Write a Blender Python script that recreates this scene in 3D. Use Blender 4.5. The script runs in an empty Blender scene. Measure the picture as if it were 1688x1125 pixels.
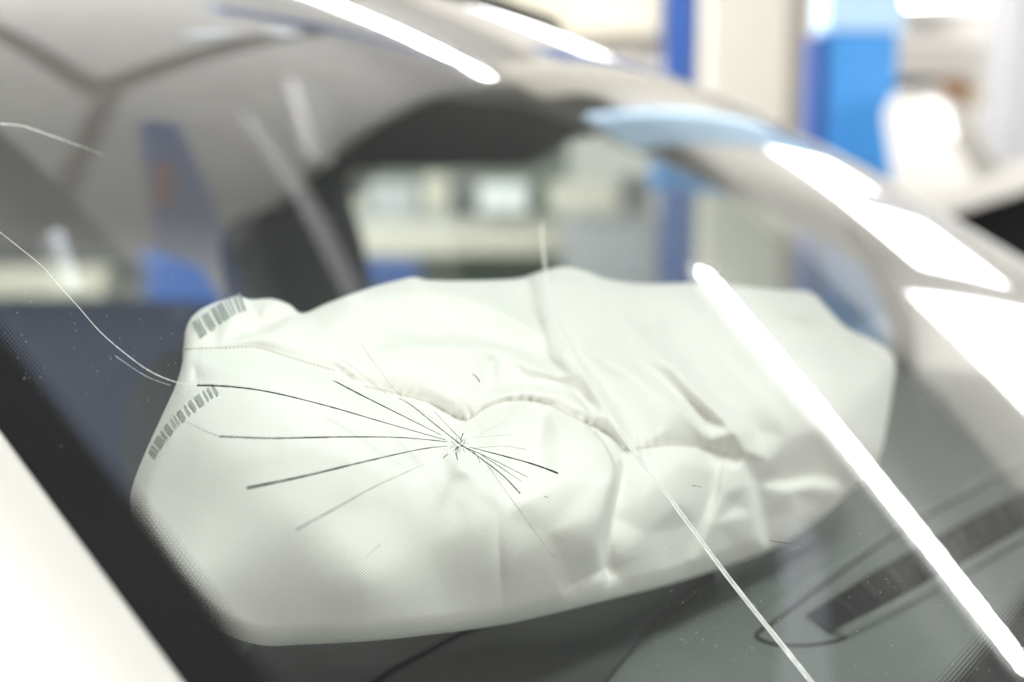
import bpy, bmesh, math, random
import numpy as np
from mathutils import Vector, Matrix
random.seed(7); rng = np.random.default_rng(7)
scene = bpy.context.scene
COL = scene.collection

# ------------------------------------------------------------------ camera
F = 2344.0                                   # focal length in units of a 1688 px wide frame (50 mm)
TH, PI_ = math.radians(33), math.radians(9)
CAM = np.array([0., 0., 1.35])
RV = np.array([math.cos(TH), math.sin(TH), 0.])
VV = np.array([-math.sin(TH)*math.cos(PI_), math.cos(TH)*math.cos(PI_), -math.sin(PI_)])
UV = np.cross(RV, VV)
cam_d = bpy.data.cameras.new('camera'); cam = bpy.data.objects.new('camera', cam_d); COL.objects.link(cam)
cam_d.sensor_width = 36; cam_d.lens = 36*F/1688; cam_d.clip_start = 0.02; cam_d.clip_end = 200
cam.matrix_world = Matrix(((RV[0], UV[0], -VV[0], CAM[0]), (RV[1], UV[1], -VV[1], CAM[1]), (RV[2], UV[2], -VV[2], CAM[2]), (0, 0, 0, 1)))
cam_d.dof.use_dof = True; cam_d.dof.focus_distance = 0.683; cam_d.dof.aperture_fstop = 3.4
scene.camera = cam

# ------------------------------------------------------------------ world, lamps, exposure
w = bpy.data.worlds.new('World'); scene.world = w; w.use_nodes = True
bg = w.node_tree.nodes['Background']; bg.inputs[0].default_value = (1.0, .965, .90, 1); bg.inputs[1].default_value = 0.5
scene.view_settings.view_transform = 'Standard'; scene.view_settings.look = 'None'
scene.view_settings.exposure = 0.4; scene.view_settings.gamma = 1; scene.view_settings.use_curve_mapping = False
scene.render.engine = 'CYCLES'
cy = scene.cycles
cy.use_denoising = True; cy.max_bounces = 10; cy.transparent_max_bounces = 16; cy.caustics_reflective = False
cy.sample_clamp_indirect = 8; cy.sample_clamp_direct = 0

def area(name, loc, target, sx, sy, power, col=(1, 1, 1)):
    l = bpy.data.lights.new(name, 'AREA'); l.shape = 'RECTANGLE'; l.size = sx; l.size_y = sy; l.energy = power; l.color = col
    o = bpy.data.objects.new(name, l); COL.objects.link(o); o.location = loc
    o.rotation_euler = (Vector(target)-Vector(loc)).to_track_quat('-Z', 'Y').to_euler()
    return o
area('front_key', (6.5, .4, 2.9), (-.4, 1.3, 1.3), 3, 2.5, 190, (1, .985, .96))  # added key from the front of the car, no gate stands there
area('roof_light', (.9, .75, 4.35), (-.3, .9, 1.1), 1.2, .7, 310, (.94, 1, .985))
area('cabin_fill', (-3.2, -5.0, 2.5), (-1.5, 1.6, 1.2), 3, .8, 480, (1, .98, .95))  # added fill through the near side window for cabin trim and airbag
area('background_fill', (-6.5, 2.2, 4.0), (-1.5, 6.2, 1.4), 2.4, 1.2, 820, (1, .99, .97))  # added fill to brighten the lift post, background and ceiling

# ------------------------------------------------------------------ helpers
def ray(x, y): return RV*((x-844)/F) + UV*((562.5-y)/F) + VV
def on_depth(x, y, d): return CAM + ray(x, y)*d
def on_y(x, y, Y): r = ray(x, y); return CAM + r*(Y/r[1])
def on_z(x, y, Z): r = ray(x, y); return CAM + r*((Z-CAM[2])/r[2])

def tag(o, label=None, cat=None, group=None, kind=None):
    for k, v in (('label', label), ('category', cat), ('group', group), ('kind', kind)):
        if v: o[k] = v
    return o
def mesh_obj(name, verts, faces, mat, parent=None, smooth=True, uv=None):
    me = bpy.data.meshes.new(name)
    me.from_pydata([tuple(map(float, v)) for v in verts], [], [tuple(map(int, f)) for f in faces])
    for m in (mat if isinstance(mat, list) else [mat]): me.materials.append(m)
    if smooth: me.polygons.foreach_set('use_smooth', [True]*len(me.polygons))
    if uv is not None:
        l = me.uv_layers.new(name='UVMap'); vi = np.empty(len(me.loops), int); me.loops.foreach_get('vertex_index', vi)
        l.data.foreach_set('uv', np.asarray(uv, float)[vi].ravel())
    me.update()
    o = bpy.data.objects.new(name, me); COL.objects.link(o)
    if parent: o.parent = parent
    return o
def bm_obj(name, bm, mat, parent=None, smooth=False):
    bmesh.ops.recalc_face_normals(bm, faces=bm.faces)
    me = bpy.data.meshes.new(name); bm.to_mesh(me); bm.free(); me.materials.append(mat)
    if smooth: me.polygons.foreach_set('use_smooth', [True]*len(me.polygons))
    o = bpy.data.objects.new(name, me); COL.objects.link(o)
    if parent: o.parent = parent
    return o
def empty(name, loc, **k):
    o = bpy.data.objects.new(name, None); COL.objects.link(o); o.location = loc; o.empty_display_size = .1
    return tag(o, **k)
def put(o, root):                       # parent while keeping world-space mesh coordinates
    o.parent = root; o.matrix_parent_inverse = Matrix.Translation(-root.location)
    return o
def box_bm(bm, c, s, rz=0, bev=0, M=None):
    r = bmesh.ops.create_cube(bm, size=1)
    m = (M if M is not None else Matrix.Translation(Vector(c)) @ Matrix.Rotation(rz, 4, 'Z')) @ Matrix.Diagonal((*s, 1))
    bmesh.ops.transform(bm, matrix=m, verts=r['verts'])
    if bev:
        es = {e for v in r['verts'] for e in v.link_edges}
        bmesh.ops.bevel(bm, geom=list(es), offset=bev, segments=3, affect='EDGES', profile=.5)
def box(name, c, s, mat, parent=None, rz=0, bev=0, M=None):
    bm = bmesh.new(); box_bm(bm, c, s, rz, bev, M)
    o = bm_obj(name, bm, mat, None)
    if parent: put(o, parent)
    return o
def tube_bm(bm, pts, rad, seg=8, cap=True):
    pts = [Vector(p) for p in pts]; n = len(pts)
    rad = rad if hasattr(rad, '__len__') else [rad]*n
    rings = []
    for i, p in enumerate(pts):
        t = (pts[min(i+1, n-1)]-pts[max(i-1, 0)]).normalized()
        a = t.orthogonal().normalized() if i == 0 else (a - t*a.dot(t)).normalized()
        b = t.cross(a)
        rings.append([bm.verts.new(p+(a*math.cos(2*math.pi*k/seg)+b*math.sin(2*math.pi*k/seg))*rad[i]) for k in range(seg)])
    for i in range(n-1):
        for k in range(seg): bm.faces.new((rings[i][k], rings[i][(k+1) % seg], rings[i+1][(k+1) % seg], rings[i+1][k]))
    if cap: bm.faces.new(rings[0][::-1]); bm.faces.new(rings[-1])
def tube(name, pts, rad, mat, parent=None, seg=10):
    bm = bmesh.new(); tube_bm(bm, pts, rad, seg); o = bm_obj(name, bm, mat, None, True)
    if parent: put(o, parent)
    return o
def prism(name, outline, ext, mat, parent=None, holes=(), bev=0):
    """outline: 3D points of a planar loop, pushed along ext to give it thickness"""
    bm = bmesh.new(); edges = []
    for loop in [outline, *holes]:
        vs = [bm.verts.new(p) for p in loop]
        edges += [bm.edges.new((vs[i], vs[(i+1) % len(vs)])) for i in range(len(vs))]
    bmesh.ops.triangle_fill(bm, use_beauty=True, edges=edges)
    r = bmesh.ops.extrude_face_region(bm, geom=bm.faces[:])
    bmesh.ops.translate(bm, vec=Vector(ext), verts=[v for v in r['geom'] if isinstance(v, bmesh.types.BMVert)])
    o = bm_obj(name, bm, mat, None)
    if parent: put(o, parent)
    return o
def catmull(P, n=8, closed=False):
    P = np.asarray(P, float); out = []; N = len(P)
    for i in range(N if closed else N-1):
        g = (lambda k: P[k % N]) if closed else (lambda k: P[min(max(k, 0), N-1)])
        p0, p1, p2, p3 = g(i-1), g(i), g(i+1), g(i+2)
        for j in range(n):
            t = j/n
            out.append(.5*((2*p1)+(-p0+p2)*t+(2*p0-5*p1+4*p2-p3)*t*t+(-p0+3*p1-3*p2+p3)*t**3))
    if not closed: out.append(P[-1])
    return np.array(out)

# ------------------------------------------------------------------ materials
def principled(name, col, rough=.5, metal=0, spec=.5, noise=0, nscale=20, bump=0, bscale=200, coat=0, sheen=0):
    m = bpy.data.materials.new(name); m.use_nodes = True; nt = m.node_tree; b = nt.nodes['Principled BSDF']
    b.inputs['Base Color'].default_value = (*col, 1); b.inputs['Roughness'].default_value = rough
    b.inputs['Metallic'].default_value = metal; b.inputs['Specular IOR Level'].default_value = spec
    b.inputs['Coat Weight'].default_value = coat; b.inputs['Coat Roughness'].default_value = .03
    b.inputs['Sheen Weight'].default_value = sheen
    tc = nt.nodes.new('ShaderNodeTexCoord')
    if noise:
        n = nt.nodes.new('ShaderNodeTexNoise'); n.inputs['Scale'].default_value = nscale; n.inputs['Detail'].default_value = 6
        nt.links.new(tc.outputs['Object'], n.inputs['Vector'])
        mr = nt.nodes.new('ShaderNodeMapRange'); mr.inputs[3].default_value = 1-noise; mr.inputs[4].default_value = 1+noise
        nt.links.new(n.outputs[0], mr.inputs[0])
        mx = nt.nodes.new('ShaderNodeVectorMath'); mx.operation = 'SCALE'; mx.inputs[0].default_value = col
        nt.links.new(mr.outputs[0], mx.inputs['Scale']); nt.links.new(mx.outputs[0], b.inputs['Base Color'])
    if bump:
        n = nt.nodes.new('ShaderNodeTexNoise'); n.inputs['Scale'].default_value = bscale; n.inputs['Detail'].default_value = 4
        nt.links.new(tc.outputs['Object'], n.inputs['Vector'])
        bp = nt.nodes.new('ShaderNodeBump'); bp.inputs['Strength'].default_value = bump; bp.inputs['Distance'].default_value = .002
        nt.links.new(n.outputs[0], bp.inputs['Height']); nt.links.new(bp.outputs[0], b.inputs['Normal'])
    return m
def emitter(name, col, s):
    m = bpy.data.materials.new(name); m.use_nodes = True; nt = m.node_tree; nt.nodes.clear()
    e = nt.nodes.new('ShaderNodeEmission'); e.inputs[0].default_value = (*col, 1); e.inputs[1].default_value = s
    o = nt.nodes.new('ShaderNodeOutputMaterial'); nt.links.new(e.outputs[0], o.inputs[0]); return m
def math_node(nt, op, a, b=None, clamp=False):
    n = nt.nodes.new('ShaderNodeMath'); n.operation = op; n.use_clamp = clamp
    for i, v in enumerate((a, b)):
        if v is None: continue
        if isinstance(v, (int, float)): n.inputs[i].default_value = v
        else: nt.links.new(v, n.inputs[i])
    return n.outputs[0]
def glass_mat(name, tint, both=True, film=0):
    """laminated pane: straight-through transmission with a Fresnel mirror reflection from both of its faces"""
    m = bpy.data.materials.new(name); m.use_nodes = True; nt = m.node_tree; nt.nodes.clear()
    g = nt.nodes.new('ShaderNodeNewGeometry'); d = nt.nodes.new('ShaderNodeVectorMath'); d.operation = 'DOT_PRODUCT'
    nt.links.new(g.outputs['Incoming'], d.inputs[0]); nt.links.new(g.outputs['Normal'], d.inputs[1])
    c = math_node(nt, 'ABSOLUTE', d.outputs['Value'])
    # exact dielectric Fresnel, n = 1.52
    s2 = math_node(nt, 'SUBTRACT', 1.0, math_node(nt, 'MULTIPLY', c, c))
    ct = math_node(nt, 'SQRT', math_node(nt, 'SUBTRACT', 1.0, math_node(nt, 'DIVIDE', s2, 1.52**2)))
    n_c = math_node(nt, 'MULTIPLY', c, 1.52); n_t = math_node(nt, 'MULTIPLY', ct, 1.52)
    rs = math_node(nt, 'DIVIDE', math_node(nt, 'SUBTRACT', c, n_t), math_node(nt, 'ADD', c, n_t))
    rp = math_node(nt, 'DIVIDE', math_node(nt, 'SUBTRACT', ct, n_c), math_node(nt, 'ADD', ct, n_c))
    R = math_node(nt, 'MULTIPLY', math_node(nt, 'ADD', math_node(nt, 'MULTIPLY', rs, rs), math_node(nt, 'MULTIPLY', rp, rp)), .5)
    R2 = math_node(nt, 'DIVIDE', math_node(nt, 'MULTIPLY', R, 2.0), math_node(nt, 'ADD', R, 1.0), True) if both else R
    t = nt.nodes.new('ShaderNodeBsdfTransparent'); t.inputs[0].default_value = (*tint, 1)
    gl = nt.nodes.new('ShaderNodeBsdfGlossy'); gl.inputs['Roughness'].default_value = 0.0; gl.inputs[0].default_value = (1, 1, 1, 1)
    mx = nt.nodes.new('ShaderNodeMixShader'); nt.links.new(R2, mx.inputs[0]); nt.links.new(t.outputs[0], mx.inputs[1]); nt.links.new(gl.outputs[0], mx.inputs[2])
    out = mx.outputs[0]
    if film:
        soft = nt.nodes.new('ShaderNodeBsdfGlossy'); soft.inputs['Roughness'].default_value = .14
        m1 = nt.nodes.new('ShaderNodeMixShader'); m1.inputs[0].default_value = .07; nt.links.new(gl.outputs[0], m1.inputs[1]); nt.links.new(soft.outputs[0], m1.inputs[2]); nt.links.new(m1.outputs[0], mx.inputs[2])
        tc = nt.nodes.new('ShaderNodeTexCoord'); n1 = nt.nodes.new('ShaderNodeTexNoise'); n1.inputs['Scale'].default_value = 5; n1.inputs['Detail'].default_value = 8; n1.inputs['Roughness'].default_value = .65
        nt.links.new(tc.outputs['Object'], n1.inputs['Vector'])
        fr = nt.nodes.new('ShaderNodeMapRange'); fr.inputs[1].default_value = .3; fr.inputs[2].default_value = .75; fr.inputs[3].default_value = film*.6; fr.inputs[4].default_value = film*1.5; nt.links.new(n1.outputs[0], fr.inputs[0])
        df = nt.nodes.new('ShaderNodeBsdfDiffuse'); df.inputs[0].default_value = (.8, .8, .78, 1)
        m2 = nt.nodes.new('ShaderNodeMixShader'); nt.links.new(fr.outputs[0], m2.inputs[0]); nt.links.new(out, m2.inputs[1]); nt.links.new(df.outputs[0], m2.inputs[2]); out = m2.outputs[0]
    o = nt.nodes.new('ShaderNodeOutputMaterial'); nt.links.new(out, o.inputs[0]); return m
def clear_mat(name, tint):
    m = bpy.data.materials.new(name); m.use_nodes = True; nt = m.node_tree; nt.nodes.clear()
    t = nt.nodes.new('ShaderNodeBsdfTransparent'); t.inputs[0].default_value = (*tint, 1)
    o = nt.nodes.new('ShaderNodeOutputMaterial'); nt.links.new(t.outputs[0], o.inputs[0]); return m
def frit_mat(name):
    """black ceramic print that breaks up into a grid of shrinking dots; UV = (metres along, metres from the inner edge)"""
    m = bpy.data.materials.new(name); m.use_nodes = True; nt = m.node_tree; b = nt.nodes['Principled BSDF']
    b.inputs['Base Color'].default_value = (.008, .007, .007, 1); b.inputs['Roughness'].default_value = .6; b.inputs['Specular IOR Level'].default_value = .05
    uv = nt.nodes.new('ShaderNodeUVMap'); sp = nt.nodes.new('ShaderNodeSeparateXYZ'); nt.links.new(uv.outputs[0], sp.inputs[0])
    P = .0020
    row = math_node(nt, 'DIVIDE', sp.outputs[1], P*.866)
    odd = math_node(nt, 'MULTIPLY', math_node(nt, 'MODULO', math_node(nt, 'FLOOR', row), 2.0), .5)
    fx = math_node(nt, 'SUBTRACT', math_node(nt, 'FRACT', math_node(nt, 'ADD', math_node(nt, 'DIVIDE', sp.outputs[0], P), odd)), .5)
    fy = math_node(nt, 'MULTIPLY', math_node(nt, 'SUBTRACT', math_node(nt, 'FRACT', row), .5), .866)
    r = math_node(nt, 'SQRT', math_node(nt, 'ADD', math_node(nt, 'MULTIPLY', fx, fx), math_node(nt, 'MULTIPLY', fy, fy)))
    size = math_node(nt, 'ADD', math_node(nt, 'MULTIPLY', math_node(nt, 'DIVIDE', sp.outputs[1], .013), .52), .12)
    a = math_node(nt, 'LESS_THAN', r, size)
    t = nt.nodes.new('ShaderNodeBsdfTransparent'); mx = nt.nodes.new('ShaderNodeMixShader'); out = nt.nodes['Material Output']
    nt.links.new(a, mx.inputs[0]); nt.links.new(t.outputs[0], mx.inputs[1]); nt.links.new(b.outputs[0], mx.inputs[2]); nt.links.new(mx.outputs[0], out.inputs[0])
    return m

M = {}
M['paint'] = principled('white_car_paint', (.52, .505, .475), .4, coat=.35, noise=.01, nscale=6)
M['glass'] = glass_mat('laminated_glass', (.97, .985, .98), film=.006); M['inner'] = clear_mat('glass_inner_face', (.985, 1, .99))
M['pane'] = glass_mat('door_glass', (.9, .94, .93))
M['frit'] = frit_mat('black_ceramic_print')
M['dash'] = principled('grey_grained_plastic', (.15, .162, .15), .55, bump=.35, bscale=900, noise=.1, nscale=40)
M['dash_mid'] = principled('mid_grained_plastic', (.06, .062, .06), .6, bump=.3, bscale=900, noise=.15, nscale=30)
M['dash_low'] = principled('dark_grained_plastic', (.03, .03, .031), .6, bump=.3, bscale=900, noise=.15, nscale=30)
M['black'] = principled('black_plastic', (.008, .008, .009), .7, spec=.15, noise=.2, nscale=30)
M['darktrim'] = principled('dark_slate_trim', (.018, .026, .028), .7, noise=.15, nscale=25)
M['greytrim'] = principled('pale_grey_headliner', (.42, .415, .41), .9, noise=.05, nscale=40, bump=.2, bscale=500)
M['navytrim'] = principled('dark_blue_door_trim', (.028, .038, .062), .8, noise=.15, nscale=25)
M['midtrim'] = principled('grey_pillar_trim', (.34, .335, .33), .75, noise=.05, nscale=40)
M['seat'] = principled('dark_seat_cloth', (.04, .042, .046), .95, noise=.2, nscale=80)
M['crack'] = principled('dark_crack', (.03, .028, .025), .35, noise=.3, nscale=300)
M['crack_l'] = principled('glinting_crack', (.93, .93, .9), .3, noise=.15, nscale=300)
M['crack_g'] = principled('grey_crack', (.3, .29, .27), .35, noise=.3, nscale=300)
M['dust'] = principled('pale_dust', (.8, .8, .78), .9, noise=.1, nscale=500)
M['bar'] = principled('grey_print', (.36, .38, .35), .9, noise=.2, nscale=300)
M['thread'] = principled('beige_thread', (.52, .47, .39), .95, noise=.2, nscale=400)
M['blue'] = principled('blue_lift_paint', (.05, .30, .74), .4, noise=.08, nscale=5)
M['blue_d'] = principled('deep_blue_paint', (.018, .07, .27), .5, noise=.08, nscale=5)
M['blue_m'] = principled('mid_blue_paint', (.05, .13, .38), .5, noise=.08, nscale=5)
M['blue_lit'] = principled('lit_blue_paint', (.5, .72, .93), .5, noise=.05, nscale=5)  # lighter blue that paints in the light on the post's upper part
M['darkpanel'] = principled('dark_panel_grey', (.03, .032, .03), .8, noise=.15, nscale=3)
M['dgrey'] = principled('dark_grey_enamel', (.10, .10, .098), .6, noise=.1, nscale=6)
M['navy'] = principled('navy_sheet_metal', (.010, .015, .030), .6, noise=.1, nscale=4)
M['cream'] = principled('cream_enamel', (.62, .58, .48), .5, noise=.05, nscale=5)
M['column'] = principled('beige_plaster', (.48, .455, .40), .85, noise=.05, nscale=4)
M['wall'] = principled('pale_plaster', (.6, .58, .55), .9, noise=.05, nscale=2)
M['floor'] = principled('grey_sealed_concrete', (.3, .3, .29), .5, noise=.12, nscale=3)
M['ceil'] = principled('pale_roof_sheet', (.6, .59, .575), .85, noise=.05, nscale=2)
M['girder'] = principled('dark_brown_steel', (.24, .215, .195), .7, noise=.15, nscale=10)
M['steel'] = principled('galvanised_steel', (.5, .5, .52), .45, metal=.6, noise=.08, nscale=8)
M['whitep'] = principled('white_plastic', (.85, .85, .85), .4, noise=.02, nscale=8)
M['red'] = principled('red_paint', (.30, .08, .06), .5, noise=.1, nscale=8)
M['green'] = principled('grey_green_paint', (.10, .13, .10), .6, noise=.1, nscale=8)
M['card'] = principled('brown_cardboard', (.42, .24, .13), .9, noise=.1, nscale=8)
M['tubes'] = emitter('lit_tube', (1, .985, .93), 90)
M['dimtube'] = emitter('dim_tube', (.85, .93, 1), 2.2)
M['lavender'] = principled('pale_lavender_paint', (.6, .62, .75), .6, noise=.04, nscale=4)
M['windows'] = emitter('daylit_window', (1, .99, .97), 9)

def fabric_mat():
    m = bpy.data.materials.new('airbag_fabric'); m.use_nodes = True; nt = m.node_tree; b = nt.nodes['Principled BSDF']
    b.inputs['Roughness'].default_value = .85; b.inputs['Specular IOR Level'].default_value = .25; b.inputs['Sheen Weight'].default_value = .15
    uv = nt.nodes.new('ShaderNodeUVMap'); mp = nt.nodes.new('ShaderNodeMapping'); mp.inputs['Rotation'].default_value = (0, 0, .12)
    nt.links.new(uv.outputs[0], mp.inputs[0])
    sp = nt.nodes.new('ShaderNodeSeparateXYZ'); nt.links.new(mp.outputs[0], sp.inputs[0])
    k = 2*math.pi/.0019
    sx = math_node(nt, 'SINE', math_node(nt, 'MULTIPLY', sp.outputs[0], k)); sy = math_node(nt, 'SINE', math_node(nt, 'MULTIPLY', sp.outputs[1], k))
    wv = math_node(nt, 'MULTIPLY', sx, sy)
    n = nt.nodes.new('ShaderNodeTexNoise'); n.inputs['Scale'].default_value = 9; n.inputs['Detail'].default_value = 5; nt.links.new(uv.outputs[0], n.inputs['Vector'])
    v = math_node(nt, 'ADD', math_node(nt, 'MULTIPLY', wv, .13), math_node(nt, 'MULTIPLY', math_node(nt, 'SUBTRACT', n.outputs[0], .5), .05))
    mx = nt.nodes.new('ShaderNodeVectorMath'); mx.operation = 'SCALE'; mx.inputs[0].default_value = (.82, .80, .76)
    nt.links.new(math_node(nt, 'ADD', v, 1.0), mx.inputs['Scale']); nt.links.new(mx.outputs[0], b.inputs['Base Color'])
    bp = nt.nodes.new('ShaderNodeBump'); bp.inputs['Strength'].default_value = .25; bp.inputs['Distance'].default_value = .0004
    nt.links.new(wv, bp.inputs['Height']); nt.links.new(bp.outputs[0], b.inputs['Normal'])
    return m
M['fabric'] = fabric_mat()

# ------------------------------------------------------------------ workshop shell
def plane(name, verts, mat, **k):
    return tag(mesh_obj(name, verts, [(0, 1, 2, 3)], mat, smooth=False), **k)
plane('floor', [(-14, -6, 0), (12, -6, 0), (12, 10, 0), (-14, 10, 0)], M['floor'], label='grey concrete workshop floor under the white car', cat='floor', kind='structure')
plane('ceiling', [(-14, -3, 4.9), (12, -3, 4.9), (12, 10, 4.9), (-14, 10, 4.9)], M['ceil'], label='pale workshop ceiling mirrored in the windshield', cat='ceiling', kind='structure')
tag(box('back_wall', (-1, 10.1, 2.45), (26, .2, 4.88), M['wall']), 'pale plaster wall closing the workshop behind the blue posts', 'wall', None, 'structure')

# ------------------------------------------------------------------ windshield surface
NG = np.array([.506, 0, .862]); NG /= np.linalg.norm(NG)
P0 = np.array([-.415, 1.038, CAM[2]-.17]); YC = 1.038; BOW = .06; KV = .28
def half(X): return .653+.176*(X+.608)
def g_point(X, t, off=0.0):
    zz = P0[2]+.586*(P0[0]-X)-KV*max(0, -.5-X)**2
    return np.array([X, YC+t*half(X), zz]) + NG*(BOW*(1-t*t)+off)
def g_field(P):
    e = (P-P0)@NG; q = P-e*NG
    kv = KV*max(0, -.5-q[0])**2
    return e+kv*NG[2]-BOW*(1-((q[1]-YC)/half(q[0]))**2)
def g_hit(x, y):
    d = ray(x, y); s = .3; prev = s
    while s < 3:
        if g_field(CAM+d*s) <= 0:
            a, b = prev, s
            for _ in range(26):
                m = .5*(a+b)
                if g_field(CAM+d*m) > 0: a = m
                else: b = m
            return a
        prev = s; s += .02
    return None
def g_normal(P):
    g = np.array([g_field(P+np.eye(3)[i]*1e-4)-g_field(P-np.eye(3)[i]*1e-4) for i in range(3)]); return g/np.linalg.norm(g)
def on_glass(x, y, off=.0):
    s = g_hit(x, y)
    if s is None: return None
    P = CAM+ray(x, y)*s
    return P+g_normal(P)*off

XB, XT = -.055, -1.0
car = empty('damaged_car', (-1.0, YC, 0), label='white car with deployed airbag behind its cracked windshield', cat='car')
NX, NT = 60, 60
xs = np.linspace(XB, XT, NX+1); ts = np.linspace(-1, 1, NT+1)
def sheet(fn, a, b):
    V = [fn(x, t) for x in a for t in b]; n = len(b)
    Fc = [(i*n+j, i*n+j+1, (i+1)*n+j+1, (i+1)*n+j) for i in range(len(a)-1) for j in range(n-1)]
    return V, Fc
Vo, Fo = sheet(lambda X, t: g_point(X, t, 0), xs, ts)
Vi, Fi = sheet(lambda X, t: g_point(X, t, -.005), xs, ts)
nv = len(Vo)
rim = [(i*(NT+1)+j) for i, j in [(0, j) for j in range(NT+1)]+[(i, NT) for i in range(1, NX+1)]+[(NX, j) for j in range(NT-1, -1, -1)]+[(i, 0) for i in range(NX-1, 0, -1)]]
nr = len(rim); Fr = [(2*nv+k, 2*nv+(k+1) % nr, 2*nv+nr+(k+1) % nr, 2*nv+nr+k) for k in range(nr)]
ws = mesh_obj('windshield', Vo+Vi+[Vo[k] for k in rim]+[Vi[k] for k in rim], Fo+[tuple(k+nv for k in f[::-1]) for f in Fi]+Fr, [M['glass'], M['inner']])
for i, p in enumerate(ws.data.polygons): p.material_index = 0 if i < len(Fo) else 1
put(ws, car)
# frit band, printed inside the laminate: strips along near edge, far edge, base
def strip(fn, along, across):
    V = []; U = []
    for a in along:
        for b in across:
            p, u = fn(a, b); V.append(p); U.append(u)
    n = len(across)
    return V, [(i*n+j, i*n+j+1, (i+1)*n+j+1, (i+1)*n+j) for i in range(len(along)-1) for j in range(n-1)], U
def frit_side(s, wd):
    def fn(X, dw):
        t = s*(1-dw/half(X)); return g_point(X, t, -.002), (X*1.16, wd-dw)
    return strip(fn, np.linspace(XB, XT, 50), np.linspace(0, wd, 6))
def frit_base(wd):
    def fn(t, dw):
        return g_point(XB-dw/1.16, t, -.0024), (t*half(XB), wd-dw)
    return strip(fn, np.linspace(-.97, .97, 50), np.linspace(0, wd, 12))
FV, FF, FU = [], [], []
for V, Fc, U_ in (frit_side(-1, .038), frit_side(1, .022), frit_base(.168)):
    o = len(FV); FV += V; FU += U_; FF += [tuple(i+o for i in f) for f in Fc]
put(mesh_obj('frit_band', FV, FF, M['frit'], uv=FU), ws)

# ------------------------------------------------------------------ car body
def pillar(name, s):
    prof = [(-.001, -.006), (.001, .0015), (.005, .003), (.016, .004), (.035, .001), (.06, -.010), (.08, -.035), (.09, -.075), (.085, -.12), (.02, -.10), (-.012, -.05), (-.012, -.012), (-.001, -.009)]
    rows = []
    for X in np.linspace(.02, -1.05, 60):
        base = g_point(X, s, 0)
        rows.append([base+np.array([0, s*o, 0])+NG*n for o, n in prof])
    n = len(prof); V = [p for r in rows for p in r]
    Fc = [(i*n+j, i*n+(j+1) % n, (i+1)*n+(j+1) % n, (i+1)*n+j) for i in range(len(rows)-1) for j in range(n)]
    bm = bmesh.new(); vs = [bm.verts.new(p) for p in V]
    for f in Fc: bm.faces.new([vs[i] for i in f])
    return put(bm_obj(name, bm, M['paint'], None, True), car)
pillar('windshield_pillar', -1); pillar('windshield_pillar', 1)
def roof_pt(X, t, off):
    h = g_point(XT, max(-1, min(1, t)), 0)
    k = (XT-X)
    return np.array([X+.02, YC+t*(half(XT)+.06), h[2]+.012+.10*k-.085*k*k-(.05*max(0, abs(t)-.9)*10)+off])
Vr, Fr_ = sheet(lambda X, t: roof_pt(X, t, 0), np.linspace(XT, -2.7, 20), np.linspace(-1, 1, 21))
put(mesh_obj('roof', Vr, Fr_, M['paint']), car)
Vr, Fr_ = sheet(lambda X, t: roof_pt(X, t, -.04-.03*max(0, abs(t)-.75)*4), np.linspace(XT-.01, -2.68, 20), np.linspace(-1, 1, 41))
put(mesh_obj('headliner', Vr, Fr_, M['greytrim']), car)
# lower body shell: hood, cowl, sides
Vh, Fh = sheet(lambda X, t: np.array([X+.10*(1-t*t), YC+t*(.80-.04*max(0, X)), .95-.12*X-.06*X*X-.10*max(0, abs(t)-.8)**2*25*.1]), np.linspace(.03, 1.0, 14), np.linspace(-1, 1, 21))
put(mesh_obj('hood', Vh, Fh, M['paint']), car)
Vh, Fh = sheet(lambda k, t: g_point(XB, t, 0)+np.array([k*.11, 0, -k*.02]) + np.array([0, 0, -.008]), np.linspace(0, 1, 4), np.linspace(-1, 1, 21))
put(mesh_obj('cowl_panel', Vh, Fh, M['black']), car)
def side_panel(s):
    def fn(X, z):
        bulge = .05*math.sin(math.pi*min(1, max(0, (z-.25)/.75)))
        return np.array([X, YC+s*(.80+bulge), z])
    V, Fc = sheet(fn, np.linspace(-3.0, 1.0, 30), np.linspace(.25, .93, 12))
    return put(mesh_obj('side_panel', V, Fc, M['paint']), car)
side_panel(-1); side_panel(1)
# interior, far side: door aperture trim with its window opening
YD = 1.67
def PD(pts, Y): return [on_y(x, y, Y) for x, y in pts]
arch = catmull([(382, 640), (384, 520), (400, 440), (440, 368), (500, 305), (548, 263), (620, 212), (700, 170), (780, 147), (860, 140), (960, 150), (1090, 178)], 5)
frame_out = [*map(tuple, arch), (1200, 206), (1300, 240), (1370, 320), (1440, 420), (1490, 530), (1500, 640)]
hole = [(588, 625), (586, 470), (575, 400), (556, 340), (545, 295), (552, 281), (600, 277), (860, 275), (885, 262), (920, 232), (1000, 216), (1150, 212), (1262, 222), (1318, 262), (1366, 340), (1430, 450), (1470, 540), (1478, 625)]
door = prism('door_frame', PD(frame_out, YD), (0, .035, 0), M['darktrim'], car, holes=[PD(hole, YD)])
pane = prism('window_pane', [p+np.array([0, .018, 0]) for p in PD([(590, 623), (588, 470), (577, 400), (558, 342), (548, 298), (555, 284), (600, 279), (860, 277), (887, 264), (922, 234), (1000, 218), (1150, 214), (1260, 224), (1316, 264), (1364, 342), (1428, 451), (1468, 541), (1476, 623)], YD)], (0, .004, 0), M['pane'], door)
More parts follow.
